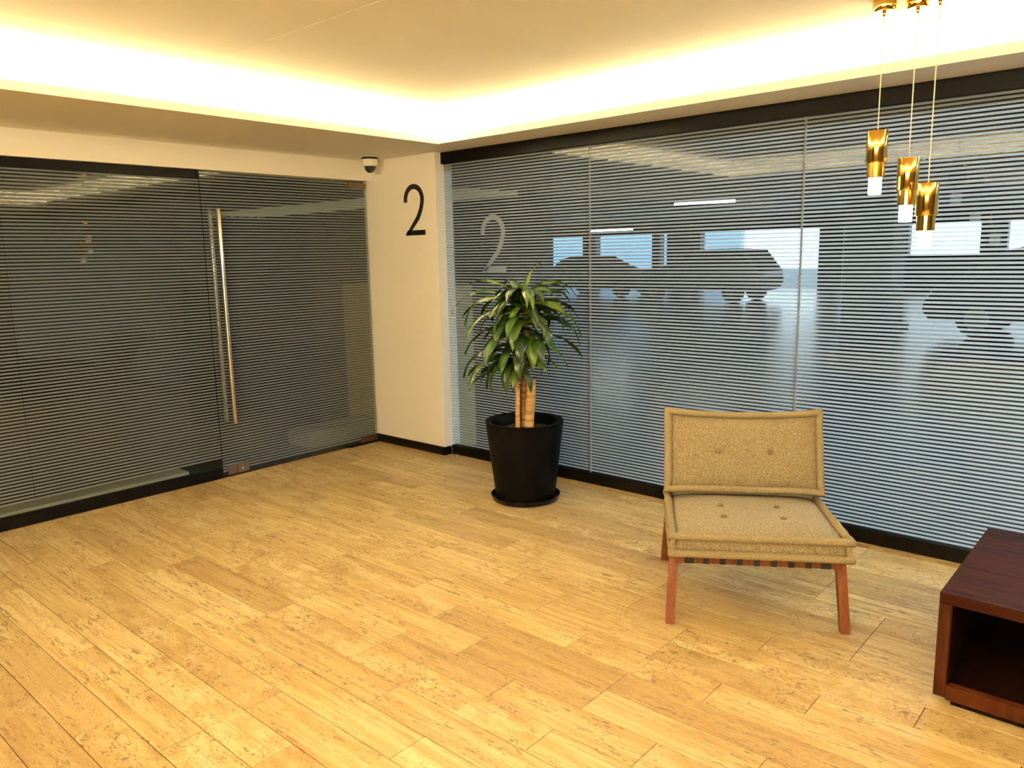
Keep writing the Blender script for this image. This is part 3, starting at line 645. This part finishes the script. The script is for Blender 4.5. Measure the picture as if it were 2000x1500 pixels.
# dim panel in the passage
bp = tag(empty('wall_panel', (-9.0, 1.75, 0)), 'dim blue panel with a broken yellow edge in the dark passage', 'panel')
obj('board', bx(-.03, .03, -.42, .42, .55, 1.25), 'blue_panel', bp)
for i in range(6): obj('edge_mark', bx(.030, .036, .43 + .012 * (i % 2), .47 + .012 * (i % 2), .60 + i * .11, .66 + i * .11), 'yellow_paint', bp)
obj('stand', bx(-.04, .04, -.04, .04, -.02, .55), 'garage_wall', bp)

# ---- parked cars
def car(x, y, rz, L, Wd, prof, label, wheels, glass):
    c = tag(empty('car', (x, y, -.02), rz), label, 'car', 'cars parked in the garage')
    bm = bmesh.new(); secs = []
    for t, ins in ((-1, .16), (-.86, .04), (-.4, 0), (.4, 0), (.86, .04), (1, .16)):
        row = []
        for (px, pz) in prof:
            tum = max(0, pz - .85) * .28 * (1 if abs(t) > .5 else .55)
            row.append(bm.verts.new((px * (1 - ins * .12), t * (Wd / 2 - tum), pz - (ins * .25 if pz > .5 else -ins * .3))))
        secs.append(row)
    n = len(prof)
    for A, B in zip(secs, secs[1:]):
        for k in range(n): bm.faces.new((A[k], A[(k + 1) % n], B[(k + 1) % n], B[k]))
    bm.faces.new(secs[0]); bm.faces.new(secs[-1][::-1])
    obj('body', bm, 'car_dark', c, auto=35)
    for s in (-1, 1):
        g = bmesh.new(); vs = [g.verts.new((px, s * (Wd / 2 - max(0, pz - .85) * .28 - .002 + .012), pz)) for px, pz in glass]; f = g.faces.new(vs); r = bmesh.ops.extrude_face_region(g, geom=[f])
        for e in r['geom']:
            if isinstance(e, bmesh.types.BMVert): e.co.y -= s * .01
        obj('side_window', g, 'car_glass', c)
        for wx in wheels:
            w = obj('wheel', tube(bmesh.new(), [(wx, s * (Wd / 2 - .20), .31), (wx, s * (Wd / 2 + .005), .31)], .31, 28), 'tyre', c, auto=40)
            obj('rim', tube(bmesh.new(), [(wx, s * (Wd / 2 - .02), .31), (wx, s * (Wd / 2 + .012), .31)], .19, 20), 'rim', w, auto=40)
        obj('headlamp', bx(L / 2 - .26, L / 2 - .06, s * Wd * .36 - .12, s * Wd * .36 + .12, .60, .72, bev=.02), 'lamp_glass', c)
    return c
SED = [(-2.15, .28), (-2.2, .55), (-2.15, .86), (-1.75, .98), (-1.25, 1.34), (-.75, 1.43), (.1, 1.42), (.75, 1.10), (1.05, .98), (1.75, .86), (2.12, .66), (2.18, .40), (2.1, .25)]
SUV = [(-2.05, .34), (-2.15, .62), (-2.12, .95), (-1.98, 1.12), (-1.70, 1.52), (-1.2, 1.57), (.2, 1.56), (.95, 1.12), (1.2, 1.05), (1.85, .95), (2.1, .78), (2.15, .45), (2.05, .30)]
VAN = [(-2.2, .28), (-2.25, .8), (-2.2, 1.3), (-2.0, 1.56), (-1.2, 1.60), (.6, 1.56), (1.15, 1.40), (1.75, 1.02), (2.05, .84), (2.20, .62), (2.22, .40), (2.1, .24)]
car(-16.1, 23.2, 0, 4.3, 1.75, SED, 'dark sedan silhouette with sloping hood parked beyond the plant', (-1.35, 1.35), [(-1.35, 1.0), (-1.0, 1.32), (.0, 1.36), (.65, 1.03)])
car(-11.5, 22.2, PI, 4.3, 1.80, SUV, 'dark tall car silhouette parked before the brightest opening', (-1.3, 1.3), [(-1.8, 1.12), (-1.55, 1.46), (.1, 1.48), (.8, 1.12)])
car(-1.35, 15.6, PI, 4.4, 1.82, VAN, 'large dark van silhouette parked by the thick column', (-1.4, 1.35), [(-2.0, 1.0), (-1.85, 1.42), (.5, 1.45), (1.5, 1.05)])
